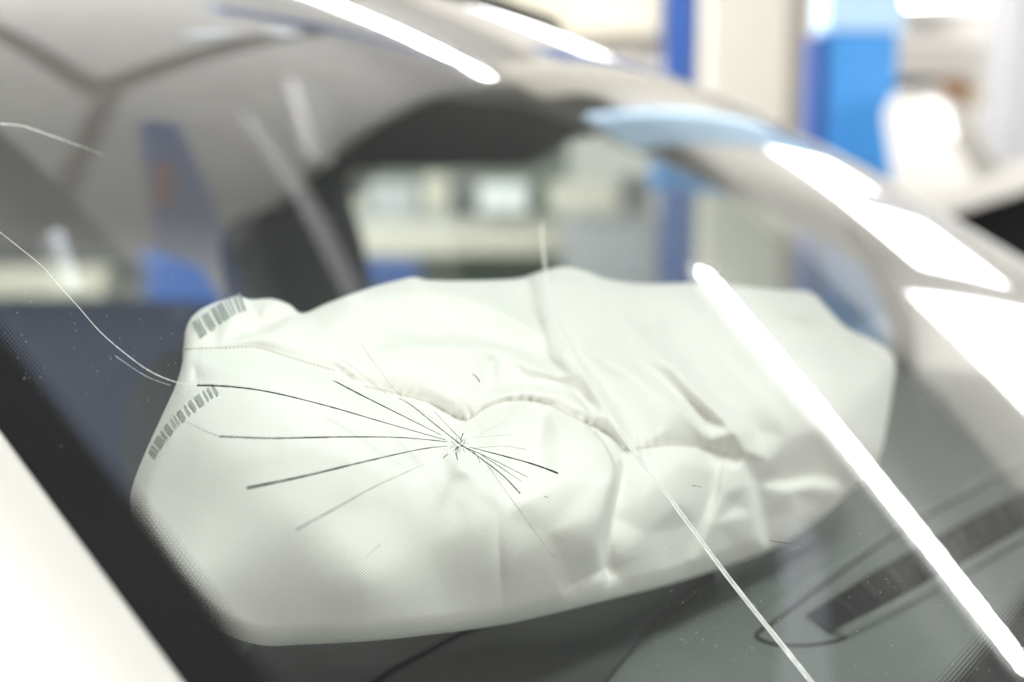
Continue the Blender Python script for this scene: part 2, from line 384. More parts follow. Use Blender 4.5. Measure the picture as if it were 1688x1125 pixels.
# light quarter trim behind it, with the rear side window opening
YR = 1.73
q_out = [(-900, 640), (-900, 120), (-300, 90), (200, 90), (620, 60), (900, 60), (1000, 140), (1000, 200), (700, 200), (600, 290), (480, 420), (450, 640)]
q_hole = [(-780, 630), (-700, 470), (-300, 420), (60, 405), (250, 412), (330, 440), (368, 500), (372, 630)]
qt = prism('quarter_trim', PD(q_out, YR), (0, .03, 0), M['midtrim'], car, holes=[PD(q_hole, YR)])
prism('window_pane', [p+np.array([0, .012, 0]) for p in PD([(-775, 627), (-696, 474), (-300, 424), (60, 409), (248, 416), (326, 444), (364, 502), (368, 627)], YR)], (0, .004, 0), M['pane'], qt)
prism('rear_door_panel', PD([(-1000, 1100), (-1000, 505), (-300, 492), (300, 498), (420, 520), (640, 640), (640, 1100)], YR-.03), (0, .025, 0), M['navytrim'], car)
# grey inner trim of the far windshield pillar
Vp = []
for X in np.linspace(-.08, -1.02, 40):
    b = g_point(X, .985, -.012)
    Vp.append([b, b+np.array([-.004, -.02, -.012]), b+np.array([-.010, -.026, -.034]), b+np.array([-.018, -.012, -.055]), b+np.array([-.02, .02, -.065])])
n = 5; put(mesh_obj('pillar_trim', [p for r in Vp for p in r], [(i*n+j, i*n+j+1, (i+1)*n+j+1, (i+1)*n+j) for i in range(39) for j in range(n-1)], M['midtrim']), car)
# driver seat
st = put(empty('driver_seat', (-1.35, 1.42, .5)), car)
def cushion(name, c, s, parent, rx=0):
    bm = bmesh.new(); bmesh.ops.create_cube(bm, size=1); bmesh.ops.subdivide_edges(bm, edges=bm.edges[:], cuts=5, use_grid_fill=True)
    for v in bm.verts:
        p = v.co*2; r = max(abs(p.x), abs(p.y), abs(p.z)); L = (abs(p.x)**4+abs(p.y)**4+abs(p.z)**4)**.25
        v.co = p/L*.5
    bmesh.ops.transform(bm, matrix=Matrix.Translation(c) @ Matrix.Rotation(rx, 4, 'Y') @ Matrix.Diagonal((*s, 1)), verts=bm.verts)
    o = bm_obj(name, bm, M['seat'], None, True); o.parent = parent; o.matrix_parent_inverse = Matrix.Translation(-Vector(parent.matrix_parent_inverse.inverted().translation*0 + Vector((-1.35, 1.42, .5)))); return o
cushion('backrest', (-1.28, 1.42, .76), (.16, .46, .62), st, -.25)
cushion('headrest', (-1.27, 1.43, 1.135), (.10, .22, .19), st, -.2)
cushion('seat_base', (-1.0, 1.42, .48), (.5, .48, .18), st, 0)
# dashboard
ZD = 1.045
def dash_pt(k, t):
    # k: 0 at the windshield base, 1 at the rear lip, >1 down the fascia
    fr = g_point(XB-.01, t, -.03); rear = np.array([-.70+.05*t*t, YC+t*.66, ZD+.002])
    if k <= .25:
        a = k/.25; m = np.array([fr[0]*.55+rear[0]*.25-.02, fr[1]*.7+rear[1]*.3, ZD]); sm = a*a*(3-2*a)
        p = fr*(1-a)+m*a; p[2] = fr[2]+(ZD-fr[2])*math.sin(a*math.pi/2); return p
    m = np.array([fr[0]*.55+rear[0]*.25-.02, fr[1]*.7+rear[1]*.3, ZD])
    if k <= 1:
        a = (k-.25)/.75; return m*(1-a)+rear*a
    a = k-1; return rear+np.array([-.06*math.sin(a*math.pi/2), 0, -.45*a-.03*(1-math.cos(a*math.pi/2))])
dashV, dashF = sheet(dash_pt, np.concatenate([np.linspace(0, .25, 8), np.linspace(.3, 1, 12), np.linspace(1.05, 2, 12)]), np.linspace(-1, 1, 41))
dash = put(mesh_obj('dashboard', dashV, dashF, M['dash']), car)
dz = .0012
def ribbon(pts, wd, z):
    pts = np.asarray(pts); V = []; 
    for i, p in enumerate(pts):
        t = pts[min(i+1, len(pts)-1)]-pts[max(i-1, 0)]; nrm = np.array([-t[1], t[0], 0]); nrm /= np.linalg.norm(nrm)+1e-9
        q = p.copy(); q[2] = z
        V += [q+nrm*wd/2, q-nrm*wd/2]
    return V, [(2*i, 2*i+1, 2*i+3, 2*i+2) for i in range(len(pts)-1)]
# defroster panel: raised lip and recessed slatted grille
loop = catmull([(1700, 765), (1600, 815), (1480, 880), (1360, 965), (1275, 1028), (1248, 1046), (1256, 1058), (1290, 1066), (1350, 1064), (1400, 1050), (1480, 1005), (1600, 940), (1700, 880), (1800, 826)], 8)
lp = [on_z(x, y, ZD) for x, y in loop]
tube('panel_seam', [p+np.array([0, 0, .0005]) for p in lp], .0011, M['black'], None)
seam = bpy.data.objects['panel_seam']; put(seam, dash)
grille = [on_z(x, y, ZD) for x, y in [(1330, 1018), (1369, 1048), (1440, 1012), (1560, 946), (1690, 872), (1820, 800), (1800, 752), (1690, 812), (1560, 880), (1440, 948)]]
vent = prism('defroster_vent', [p+np.array([0, 0, .001]) for p in grille], (0, 0, .0012), M['black'], dash)
for k in range(1, 14):
    a = k/14; p1 = np.array(grille[0])*(1-a)+np.array(grille[6])*a; p2 = np.array(grille[1])*(1-a)+np.array(grille[5])*a
    tube('slat', [p1+np.array([0, 0, .0025]), p2+np.array([0, 0, .0025])], .0008, M['dash_mid'], vent, 6)
for x0 in ([(1255, 1040), (1330, 985), (1440, 915), (1560, 845), (1700, 770)],):
    tube('panel_ridge', [on_z(x, y-22, ZD)+np.array([0, 0, -.001]) for x, y in x0], .004, M['dash'], dash, 10)
tube('grille_lip', [on_z(x, y, ZD)+np.array([0, 0, -.001]) for x, y in [(1385, 1050), (1450, 1018), (1570, 952), (1700, 878), (1830, 806)]], .006, M['dash'], dash, 10)

shade_outline = [on_z(x, y, ZD) for x, y in [(330, 1200), (420, 1072), (640, 1045), (900, 1000), (1120, 945), (1180, 960), (1075, 1040), (960, 1180)]]
prism('bag_shade_panel', [p+np.array([0, 0, .002]) for p in shade_outline], (0, 0, .004), M['dash_mid'], dash)  # darker panel paints in the airbag's shade on the dashboard
tube('panel_seam', [on_z(x, y, ZD)+np.array([0, 0, .0063]) for x, y in [(540, 1200), (650, 1120), (760, 1062), (900, 1010)]], .0012, M['black'], dash)
# ------------------------------------------------------------------ airbag
OUT = [(300, 600), (302, 575), (306, 545), (318, 521), (345, 503), (390, 489), (412, 494), (450, 493), (478, 503), (499, 517), (540, 500), (600, 478), (650, 464), (682, 457), (705, 462), (760, 463), (850, 460), (890, 448), (930, 440), (965, 447), (1000, 460), (1060, 468), (1130, 467), (1200, 470), (1280, 478), (1335, 482), (1360, 505), (1395, 540), (1440, 562), (1468, 580), (1476, 602), (1472, 640), (1462, 700), (1452, 745), (1428, 785), (1396, 815), (1345, 862), (1268, 908), (1200, 933), (1100, 965), (1000, 990), (900, 1015), (820, 1032), (700, 1048), (600, 1058), (500, 1063), (430, 1064), (360, 1040), (290, 985), (240, 910), (220, 860), (214, 825), (222, 790), (240, 745), (265, 690), (290, 635)]
outl = catmull(OUT, 4, True)
CTRL = [(300, 950, .672), (430, 1060, .69), (214, 825, .70), (270, 690, .705), (310, 560, .74), (400, 490, .79), (470, 640, .705), (600, 850, .683), (757, 735, .712), (700, 1040, .703), (600, 950, .674), (500, 530, .785), (690, 460, .86), (650, 560, .79), (850, 560, .83), (930, 440, .92), (1000, 700, .775), (1000, 930, .748), (900, 840, .716), (820, 1030, .728), (1130, 467, .97), (1150, 600, .885), (1130, 800, .81), (1130, 950, .83), (1250, 780, .865), (1265, 900, .905), (1340, 490, 1.05), (1476, 600, 1.06), (1300, 650, .91), (1450, 745, 1.01), (1396, 815, 1.0), (1370, 700, .95)]
ca = np.array(CTRL)
def tps(r2): return np.where(r2 > 0, r2*np.log(np.maximum(r2, 1e-12)), 0)
XY = ca[:, :2]/1000
A = np.zeros((len(ca)+3, len(ca)+3)); A[:len(ca), :len(ca)] = tps(((XY[:, None]-XY[None])**2).sum(-1))+np.eye(len(ca))*.012
A[:len(ca), len(ca)] = 1; A[:len(ca), len(ca)+1:] = XY; A[len(ca):, :len(ca)] = A[:len(ca), len(ca):].T
wt = np.linalg.solve(A, np.concatenate([ca[:, 2], [0, 0, 0]]))
def base_depth(P):
    p = P/1000; return tps(((p[:, None]-XY[None])**2).sum(-1))@wt[:len(ca)]+wt[len(ca)]+p@wt[len(ca)+1:]
def seg_dist(P, line, closed=False):
    """distance, signed side (+ = right of travel, y down) and parameter 0..1 along an image-plane polyline"""
    L = np.asarray(line, float); a = L if closed else L[:-1]; b = np.roll(L, -1, 0) if closed else L[1:]
    best = np.full(len(P), 1e9); side = np.zeros(len(P)); par = np.zeros(len(P)); near = np.zeros((len(P), 2))
    ln = np.linalg.norm(b-a, axis=1); cum = np.concatenate([[0], np.cumsum(ln)])
    for i in range(len(a)):
        d = b[i]-a[i]; u = np.clip(((P-a[i])@d)/(d@d+1e-9), 0, 1); q = a[i]+u[:, None]*d; r = P-q; dist = np.hypot(r[:, 0], r[:, 1])
        m = dist < best-1e-9; best[m] = dist[m]; side[m] = np.sign(d[0]*(P[m, 1]-a[i][1])-d[1]*(P[m, 0]-a[i][0])); par[m] = ((cum[i]+u*ln[i])/cum[-1])[m]; near[m] = q[m]
    return best, side, par, near
def inside(P, poly):
    x, y = P[:, 0], P[:, 1]; c = np.zeros(len(P), bool); j = len(poly)-1
    for i in range(len(poly)):
        xi, yi = poly[i]; xj, yj = poly[j]
        k = ((yi > y) != (yj > y)) & (x < (xj-xi)*(y-yi)/(yj-yi+1e-12)+xi); c ^= k; j = i
    return c
# folds: points, height (+ away from the lens), reach on the right side, reach on the left side, taper at start/end
CREASE = [   # fine seam grooves and soft lines that sit on top of the facets
 ([(302, 576), (360, 574), (420, 573), (470, 587), (520, 602), (560, 612)], .0022, 7, 6, 0, 1),
 ([(560, 612), (600, 637), (650, 648), (700, 662), (735, 680), (757, 692)], .0030, 7, 8, 1, 0),
 ([(757, 692), (775, 690), (800, 672), (830, 662), (870, 660), (905, 668), (940, 685), (980, 705), (1010, 722), (1028, 742)], .0024, 7, 6, 0, 0),
 ([(1028, 745), (1060, 738), (1110, 733), (1150, 737), (1190, 748), (1222, 757)], .0026, 7, 6, 0, 1),
 ([(1029, 742), (1018, 800), (1004, 850), (996, 890), (999, 934)], .006, 6, 9, 0, 0),
 ([(1228, 758), (1243, 800), (1252, 850), (1266, 902)], .004, 6, 9, 1, 0),
 ([(1000, 938), (965, 952), (925, 975)], .004, 10, 14, 0, 1),
 ([(897, 470), (910, 518), (932, 564), (962, 612), (1000, 680), (1026, 735)], -.0026, 7, 10, 1, 1),
 ([(1060, 556), (1110, 604), (1160, 659), (1212, 711), (1228, 750)], -.0032, 6, 10, 1, 1),
 ([(935, 562), (1000, 592), (1060, 630), (1120, 672), (1172, 726)], -.0022, 7, 9, 1, 1),
 ([(600, 584), (640, 577), (700, 571), (780, 570), (830, 580), (880, 605), (925, 620)], -.0024, 9, 7, 1, 1),
 ([(690, 465), (760, 490), (830, 520), (905, 560)], -.0024, 9, 7, 1, 1),
 ([(1265, 515), (1330, 545), (1380, 570), (1404, 596)], .003, 8, 10, 1, 1),
 ([(302, 578), (320, 610), (330, 640)], .004, 18, 14, 0, 1),
 ([(820, 790), (822, 900), (830, 1010)], .0010, 6, 6, 1, 1),
]
# facets of the crumpled cloth: fold lines as chains of (x, y, height in mm, + away from the lens)
FOLDS = [
 [(690, 472, -4), (760, 490, -9), (830, 520, -11), (905, 558, -7)],
 [(897, 478, -4), (912, 520, -11), (932, 566, -11), (962, 614, -13), (1000, 680, -8), (1024, 728, 0)],
 [(600, 584, -2), (640, 577, -7), (700, 571, -10), (780, 570, -10), (830, 580, -9), (880, 605, -7), (925, 620, -5)],
 [(650, 545, 4), (700, 557, 4), (780, 555, 4), (850, 573, 4), (905, 596, 3)],
 [(786, 576, -9), (790, 600, -8), (776, 650, -5), (760, 686, 5)],
 [(806, 605, 2), (796, 655, 4)],
 [(820, 640, 3), (870, 628, 5), (920, 634, 5), (970, 662, 4)],
 [(790, 668, 0), (815, 655, -3), (870, 646, -4), (930, 654, -4), (985, 686, -4), (1018, 721, -1)],
 [(775, 690, 6), (800, 672, 5), (830, 662, 4), (870, 660, 4), (905, 668, 4), (940, 685, 4), (980, 705, 4), (1010, 722, 4), (1028, 743, 9)],
 [(893, 702, 4), (884, 748, 1)],
 [(1021, 760, -7), (1010, 800, -12), (997, 850, -12), (988, 890, -9), (990, 925, -3)],
 [(1034, 756, 7), (1023, 800, 8), (1010, 850, 8), (1001, 890, 6), (1004, 934, 3)],
 [(1040, 743, 5), (1060, 738, 4), (1110, 733, 4), (1150, 737, 4), (1190, 748, 5), (1222, 757, 5)],
 [(1184, 776, 4), (1175, 815, 5), (1156, 860, 4), (1128, 925, 2)],
 [(1197, 772, -3), (1192, 815, -5), (1175, 862, -4), (1146, 928, -1)],
 [(1220, 772, -3), (1234, 800, -6), (1244, 850, -7), (1255, 897, -4)],
 [(1233, 756, 5), (1246, 798, 5), (1256, 848, 5), (1269, 900, 3)],
 [(1060, 558, -3), (1110, 605, -10), (1160, 660, -11), (1212, 712, -10), (1228, 746, -3)],
 [(1080, 552, 8), (1130, 598, 8), (1185, 652, 8), (1244, 712, 5)],
 [(945, 566, 0), (1000, 592, -7), (1060, 630, -9), (1120, 672, -9), (1172, 724, -3)],
 [(948, 585, 5), (985, 622, 5), (1020, 672, 6), (1034, 712, 8)],
 [(1040, 585, 4), (1095, 630, 4), (1155, 685, 4)],
 [(360, 574, 3), (420, 573, 3), (470, 587, 3), (520, 602, 3), (560, 612, 4), (600, 637, 4), (650, 648, 4), (700, 662, 5), (735, 680, 6), (757, 692, 7)],
 [(425, 556, -4), (470, 563, -5), (515, 573, -5), (548, 588, -4), (580, 614, -3)],
 [(404, 546, 2), (430, 537, 8), (465, 524, 9), (494, 513, 4)],
 [(410, 556, -3), (438, 549, -6), (470, 536, -7), (500, 522, -3)],
 [(640, 476, -2), (655, 500, -7), (664, 525, -1)],
 [(1268, 515, 3), (1330, 545, 8), (1378, 570, 8), (1402, 594, 7)],
 [(1300, 808, -5), (1340, 802, -7), (1366, 805, -5)],
 [(1305, 793, 6), (1345, 786, 6), (1385, 792, 3)],
]
FREE = [(860, 495, 3), (1140, 520, -4), (1250, 495, -4), (1330, 515, -6), (1392, 552, -5), (1350, 605, -6), (1420, 640, -9), (1380, 700, -9), (1400, 760, -4), (1200, 600, -5), (1265, 660, -8), (1300, 720, -7), (1270, 760, -2),
 (1075, 541, 13), (1000, 540, 6), (1020, 510, -2), (1310, 850, -2), (1340, 830, 0), (390, 515, -6), (440, 508, -6), (560, 530, -9), (610, 500, -7), (730, 515, 2), (600, 602, -3), (640, 612, -5), (700, 628, -5), (740, 655, -4), (700, 600, -8),
 (850, 692, -7), (925, 712, -7), (975, 735, -8), (920, 790, -9), (975, 800, -10), (900, 880, -4), (830, 850, -2), (940, 940, -2), (1075, 800, -5), (1120, 762, -4), (1065, 880, -2), (1115, 830, -5), (1212, 835, -1), (1100, 705, -3),
 (360, 610, -2), (460, 625, -3), (560, 655, -4), (650, 690, -2), (700, 700, 0), (728, 745, 4), (742, 790, 0), (758, 768, -4), (785, 790, -2), (450, 800, 0), (600, 850, -1), (700, 900, 0), (320, 760, -1), (330, 900, 0), (480, 960, 0), (800, 960, -1), (680, 800, -1)]
PUCK = [(680+9*k+random.uniform(-3, 3), 0) for k in range(1)]
DENT = [(757, 772, -.003, 22), (1100, 850, -.006, 90), (930, 830, -.004, 90), (1390, 660, -.006, 70)]
gcache = {}
def glass_depth(P):
    gx, gy = np.arange(180, 1541, 40), np.arange(400, 1121, 40)
    if not gcache:
        G = np.array([[g_hit(x, y) or 3 for x in gx] for y in gy]); gcache['G'] = G
    G = gcache['G']; fx = np.clip((P[:, 0]-180)/40, 0, len(gx)-1.001); fy = np.clip((P[:, 1]-400)/40, 0, len(gy)-1.001)
    ix, iy = fx.astype(int), fy.astype(int); a, b = fx-ix, fy-iy
    return (G[iy, ix]*(1-a)+G[iy, ix+1]*a)*(1-b)+(G[iy+1, ix]*(1-a)+G[iy+1, ix+1]*a)*b
NP = rng.random((6, 5))
from mathutils.geometry import delaunay_2d_cdt
def build_facets():
    pts, hs, ed = [], [], []
    for k, (x, y) in enumerate(catmull(OUT, 2, True)): pts.append((x, y)); hs.append(0)
    for ch in FOLDS:
        for k, (x, y, h) in enumerate(ch):
            if k: ed.append((len(pts)-1, len(pts)))
            pts.append((x, y)); hs.append(h)
    for x, y, h in FREE: pts.append((x, y)); hs.append(h)
    V, E_, T, ov, _, _ = delaunay_2d_cdt([Vector(p) for p in pts], ed, [], 0, .01)
    PV = np.array([tuple(v) for v in V]); src = np.array(pts); hs = np.array(hs, float)
    H = np.array([hs[o[0]] if o else hs[np.argsort(((src-PV[i])**2).sum(1))[:2]].mean() for i, o in enumerate(ov)])
    fx, fy = np.arange(195, 1500, 3.), np.arange(425, 1090, 3.); G = np.zeros((len(fy), len(fx)))
    for t in T:
        a, b, c = (PV[k] for k in t)
        x0, x1 = np.searchsorted(fx, [min(a[0], b[0], c[0]), max(a[0], b[0], c[0])]); y0, y1 = np.searchsorted(fy, [min(a[1], b[1], c[1]), max(a[1], b[1], c[1])])
        if x1 <= x0 or y1 <= y0: continue
        X, Y = np.meshgrid(fx[x0:x1], fy[y0:y1]); det = (b[1]-c[1])*(a[0]-c[0])+(c[0]-b[0])*(a[1]-c[1])
        if abs(det) < 1e-9: continue
        u = ((b[1]-c[1])*(X-c[0])+(c[0]-b[0])*(Y-c[1]))/det; v = ((c[1]-a[1])*(X-c[0])+(a[0]-c[0])*(Y-c[1]))/det; m = (u >= -1e-6) & (v >= -1e-6) & (u+v <= 1+1e-6)
        sub = G[y0:y1, x0:x1]; sub[m] = (u*H[t[0]]+v*H[t[1]]+(1-u-v)*H[t[2]])[m]
    def blur(G, sg):
        r = int(3*sg)+1; k = np.exp(-np.arange(-r, r+1)**2/(2*sg*sg)); k /= k.sum()
        P_ = np.pad(G, r, mode='edge'); P_ = sum(k[i]*P_[i:i+G.shape[0]] for i in range(2*r+1)); return sum(k[i]*P_[:, i:i+G.shape[1]] for i in range(2*r+1))
    return 1.75*(.75*blur(G, 1.2)+.25*blur(G, 4.))
FG = build_facets()
def facets(P):
    x = np.clip((P[:, 0]-195)/3, 0, FG.shape[1]-1.001); y = np.clip((P[:, 1]-425)/3, 0, FG.shape[0]-1.001); i, j = x.astype(int), y.astype(int); a, b = x-i, y-j
    return ((FG[j, i]*(1-a)+FG[j, i+1]*a)*(1-b)+(FG[j+1, i]*(1-a)+FG[j+1, i+1]*a)*b)*.001
def front_depth(P, s_in=None):
    if s_in is None: s_in = seg_dist(P, outl, True)[0]
    g = glass_depth(P); d = base_depth(P)
    R = 34.; q = 1-np.clip(s_in/R, 0, 1); d = d+.02*(1-np.sqrt(np.maximum(0, 1-q*q)))
    fade = np.clip(s_in/25, 0, 1)
    d = d+facets(P)
    for pts, h, wr, wl, ta, tb in CREASE:
        L = catmull(pts, 5); dist, side, par, _ = seg_dist(P, L)
        env = np.ones(len(P))
        if ta: env *= np.clip(par/.25, 0, 1)**.8
        if tb: env *= np.clip((1-par)/.25, 0, 1)**.8
        st = min(wr, wl) < 4
        wdt = np.where(side > 0, wr, wl)*(1.5 if st else 1.7); wdt = np.where(wdt < 6, wdt/1.5, wdt)
        # rounded fold: sharp but not knife-edged
        d = d+(1.0 if st else 1.5)*h*env*np.exp(-(np.sqrt(dist**2+4)-2)/wdt)*np.maximum(fade, .25)
    for x, y, h, r in DENT: d = d+h*np.exp(-((P[:, 0]-x)**2+(P[:, 1]-y)**2)/(2*r*r))*fade
    # gathering puckers along the seam
    sL = catmull([(560, 612), (650, 648), (735, 680), (757, 692), (800, 672), (870, 660), (940, 685), (1028, 742), (1110, 733), (1222, 757)], 6)
    dist, side, par, _ = seg_dist(P, sL)
    d = d+.0013*np.sin(par*190+3*np.sin(par*40))*np.exp(-dist/16)*fade
    # slack cloth
    u = P/1000
    for a in NP: d = d+-.0005*np.sin(u[:, 0]*(9+22*a[0])*1.0+u[:, 1]*(20*a[1]-10)+6.28*a[2])*np.sin(u[:, 1]*(8+20*a[3])+6.28*a[4])*fade
    return np.maximum(d, g+.007)
STEP = 3
gx, gy = np.arange(200, 1493, STEP), np.arange(430, 1081, STEP)
GX, GY = np.meshgrid(gx, gy); PP = np.stack([GX.ravel(), GY.ravel()], 1).astype(float)
ins = inside(PP, outl); nxg = len(gx)
cells = []
for i in range(len(gy)-1):
    for j in range(nxg-1):
        c = (i*nxg+j, i*nxg+j+1, (i+1)*nxg+j+1, (i+1)*nxg+j)
        if any(ins[k] for k in c): cells.append(c)
used = sorted({k for c in cells for k in c}); remap = {k: i for i, k in enumerate(used)}
Q = PP[used]; qi = ins[used]; dist, _, _, near = seg_dist(Q, outl, True)
Q = np.where(qi[:, None], Q, near); dist = np.where(qi, dist, 0)
fd = front_depth(Q, dist)
R = 110.; q = 1-np.clip(dist/R, 0, 1)
bd = base_depth(Q); edge = fd[~qi]
back = np.maximum(bd+.045+.10*np.sqrt(np.maximum(0, 1-q*q)), fd+.0)
back = np.where(qi, np.maximum(back, fd+.004), fd)
fv = np.array([on_depth(x, y, d) for (x, y), d in zip(Q, fd)])
inner_ids = [i for i in range(len(Q)) if qi[i]]; bmap = {i: len(Q)+k for k, i in enumerate(inner_ids)}
bv = np.array([on_depth(Q[i][0], Q[i][1], back[i]) for i in inner_ids])
bv[:, 2] = np.maximum(bv[:, 2], ZD+.006)
fcs = [tuple(remap[k] for k in c)[::-1] for c in cells]
fcs += [tuple(bmap.get(remap[k], remap[k]) for k in c) for c in cells]
allv = np.concatenate([fv, bv]); muv = np.concatenate([Q, Q[inner_ids]])*.00036
bag = mesh_obj('airbag', allv, fcs, M['fabric'], uv=muv); put(bag, car)
tag(bag, 'crumpled off-white airbag pressed up behind the crack')
def on_bag(pts, off=.0008):
    P = np.asarray(pts, float); d = front_depth(P)
    return [on_depth(x, y, dd-off) for (x, y), dd in zip(P, d)]
def barcode(path, wid, bars, lab):
    V, Fc = [], []; L = catmull(path, 10); cum = np.concatenate([[0], np.cumsum(np.linalg.norm(np.diff(L, axis=0), axis=1))]); T = cum[-1]
    def at(s):
        s = min(max(s*T, 0), T); return np.array([np.interp(s, cum, L[:, 0]), np.interp(s, cum, L[:, 1])])
    for s, wd in bars:
        p = []
        for k in range(7):
            v = k/6-.5
            for e in (s, s+wd):
                c = at(e); t = at(min(e+.02, 1))-at(max(e-.02, 0)); t /= np.linalg.norm(t); n = np.array([-t[1]*.92+t[0]*.3, t[0]])*np.array([.6, 1]); p.append(c+n*v*wid)
        b = len(V); V += on_bag(p, .0012)
        Fc += [(b+2*k, b+2*k+1, b+2*k+3, b+2*k+2) for k in range(6)]
    return tag(put(mesh_obj('barcode', V, Fc, M['bar']), bag), lab)
barcode([(322, 546), (350, 526), (378, 507), (404, 497)], 30, [(.02, .09), (.13, .03), (.22, .13), (.42, .07), (.52, .12), (.68, .025), (.74, .03), (.83, .05), (.91, .06)], 'short barcode on the upper fold of the bag')
barcode([(250, 750), (268, 720), (292, 692), (322, 665), (358, 640)], 20, [(0, .03), (.06, .018), (.12, .08), (.235, .025), (.30, .05), (.40, .014), (.45, .014), (.50, .05), (.60, .018), (.66, .04), (.745, .06), (.85, .014), (.90, .025), (.96, .025)], 'long barcode curving along the bag edge')
def stitches(path, every=6.5):
    L = catmull(path, 12); cum = np.concatenate([[0], np.cumsum(np.linalg.norm(np.diff(L, axis=0), axis=1))]); bm = bmesh.new(); s = 2
    while s < cum[-1]-6:
        pts = [(np.interp(s+k*every*.62/2, cum, L[:, 0]), np.interp(s+k*every*.62/2, cum, L[:, 1])) for k in range(3)]
        tube_bm(bm, on_bag(pts, .0003), .00055, 5); s += every
    return put(bm_obj('stitching', bm, M['thread'], None, True), bag)
stitches([(304, 576), (360, 574), (420, 573), (470, 587), (520, 602), (555, 612)])
stitches([(600, 637), (650, 648), (700, 662), (735, 680), (757, 692), (775, 690), (800, 672), (830, 662), (870, 660), (905, 668), (940, 685), (980, 705), (1010, 722), (1026, 738)])
stitches([(1034, 744), (1060, 738), (1110, 733), (1150, 737), (1190, 748), (1220, 757)])

# ------------------------------------------------------------------ cracks and dust in the glass
def crack_bm(bm, pts, w0, w1, n=10, off=-.0006, mid=None):
    L = catmull(pts, n); P = [on_glass(x, y, off) for x, y in L]; N = len(P)
    rad = [(w0+(w1-w0)*i/(N-1))*(1+.25*random.uniform(-1, 1)) for i in range(N)]
    tube_bm(bm, P, rad, 5)
mm = .00023
def one_crack(name, pts, a, b, m):
    bm = bmesh.new(); crack_bm(bm, pts, a*mm, b*mm); return put(bm_obj(name, bm, M[m], None, True), ws)
for pts, a, b in [
 ([(735, 724), (640, 697), (540, 668), (450, 646), (380, 636), (325, 634)], .8, 2.2),
 ([(728, 716), (660, 682), (600, 652), (556, 629)], .6, 1.8), ([(556, 629), (550, 626)], 1.2, .6),
 ([(738, 727), (660, 720), (560, 719), (450, 721), (362, 718)], .8, 2.0),
 ([(738, 734), (690, 740), (600, 760), (500, 784), (408, 803)], .6, 2.6),
 ([(775, 736), (830, 750), (880, 764), (921, 779)], .8, 2.2),
 ([(770, 737), (810, 755), (850, 775), (872, 786)], .8, .6),
 ([(795, 749), (830, 772), (860, 792)], .9, .5),
 ([(752, 726), (790, 752), (830, 783), (858, 812)], 1.0, 1.3),
 ([(757, 729), (715, 696), (680, 668), (658, 655)], 1.2, .6),
 ([(765, 728), (740, 702), (715, 675)], .7, .4),
 ([(760, 724), (764, 713)], .9, 1.3), ([(766, 730), (768, 722)], .9, .5), ([(752, 745), (755, 757)], 1.6, .9), ([(751, 742), (757, 735)], .9, 1.2),
 ([(731, 754), (739, 747)], 1.0, .8), ([(779, 615), (787, 621), (791, 628)], 1.0, 1.4), ([(745, 726), (748, 731), (757, 738)], .7, .7), ([(780, 742), (788, 752), (792, 762)], .8, .5),
 ([(1142, 799), (1157, 802)], .8, .7), ([(898, 817), (905, 819)], .7, .5), ([(1270, 890), (1296, 894), (1328, 898)], .8, .7), ([(515, 402), (522, 411)], .8, .8), ([(785, 738), (830, 734), (868, 740)], .25, .4)]:
    one_crack('crack_ray', pts, a, b, 'crack')
bm = bmesh.new()
for k in range(26):      # crushed centre
    a = random.uniform(0, 6.28); r0 = random.uniform(2, 9); r1 = r0+random.uniform(3, 12)
    crack_bm(bm, [(757+r0*math.cos(a), 733+r0*math.sin(a)*.8), (757+r1*math.cos(a+.2), 733+r1*math.sin(a+.2)*.8)], random.uniform(.3, .7)*mm, .2*mm, 3)
tag(put(bm_obj('glass_shards', bm, M['crack'], None, True), ws), kind='stuff')
for pts, a, b in [
 ([(700, 764), (620, 800), (560, 833), (490, 871)], .35, 2.3), ([(800, 760), (850, 830), (890, 885), (915, 918)], .4, 1.2),
 ([(715, 690), (660, 650), (620, 600), (595, 565)], .3, .5), ([(640, 650), (590, 610), (560, 590)], .4, .4), ([(600, 920), (628, 896)], .4, .8), ([(735, 740), (640, 710)], .2, .2),
 ([(780, 720), (850, 715)], .25, .3), ([(790, 716), (820, 700), (835, 695)], .2, .2), ([(795, 757), (830, 790)], .3, .3), ([(750, 700), (748, 660)], .2, .15), ([(362, 718), (340, 710), (318, 699), (305, 694)], .9, .4)]:
    one_crack('hairline_crack', pts, a, b, 'crack_g')
bm = bmesh.new()
for k in range(46):      # crushed white glass round the impact
    a = random.uniform(0, 6.28); r0 = random.uniform(1, 26)*random.random()**.5; r1 = r0+random.uniform(3, 13); b = a+random.uniform(-.5, .5)
    crack_bm(bm, [(757+r0*math.cos(a), 733+r0*math.sin(a)*.8), (757+r1*math.cos(b), 733+r1*math.sin(b)*.8)], random.uniform(.25, .8)*mm, .15*mm, 3)
for pts in ([(772, 744), (800, 775), (815, 800)], [(783, 742), (840, 762), (875, 780)], [(744, 741), (720, 765), (706, 780)], [(766, 722), (785, 700), (800, 690)], [(748, 724), (715, 700), (700, 690)]): crack_bm(bm, pts, .5*mm, .2*mm, 5)
tag(put(bm_obj('crushed_glass', bm, M['crack_l'], None, True), ws), kind='stuff')
one_crack('edge_crack', [(325, 634), (295, 630), (250, 612), (205, 580), (165, 545), (130, 505), (100, 472), (70, 438), (30, 405), (-30, 358)], .75, .65, 'crack_l')['label'] = 'pale curved crack running towards the black border'
one_crack('edge_crack', [(282, 634), (240, 618), (190, 585)], .35, .3, 'crack_l')
one_crack('edge_crack', [(0, 203), (35, 206), (60, 214), (120, 235), (170, 254)], 1.2, .5, 'crack_l')
bm = bmesh.new()
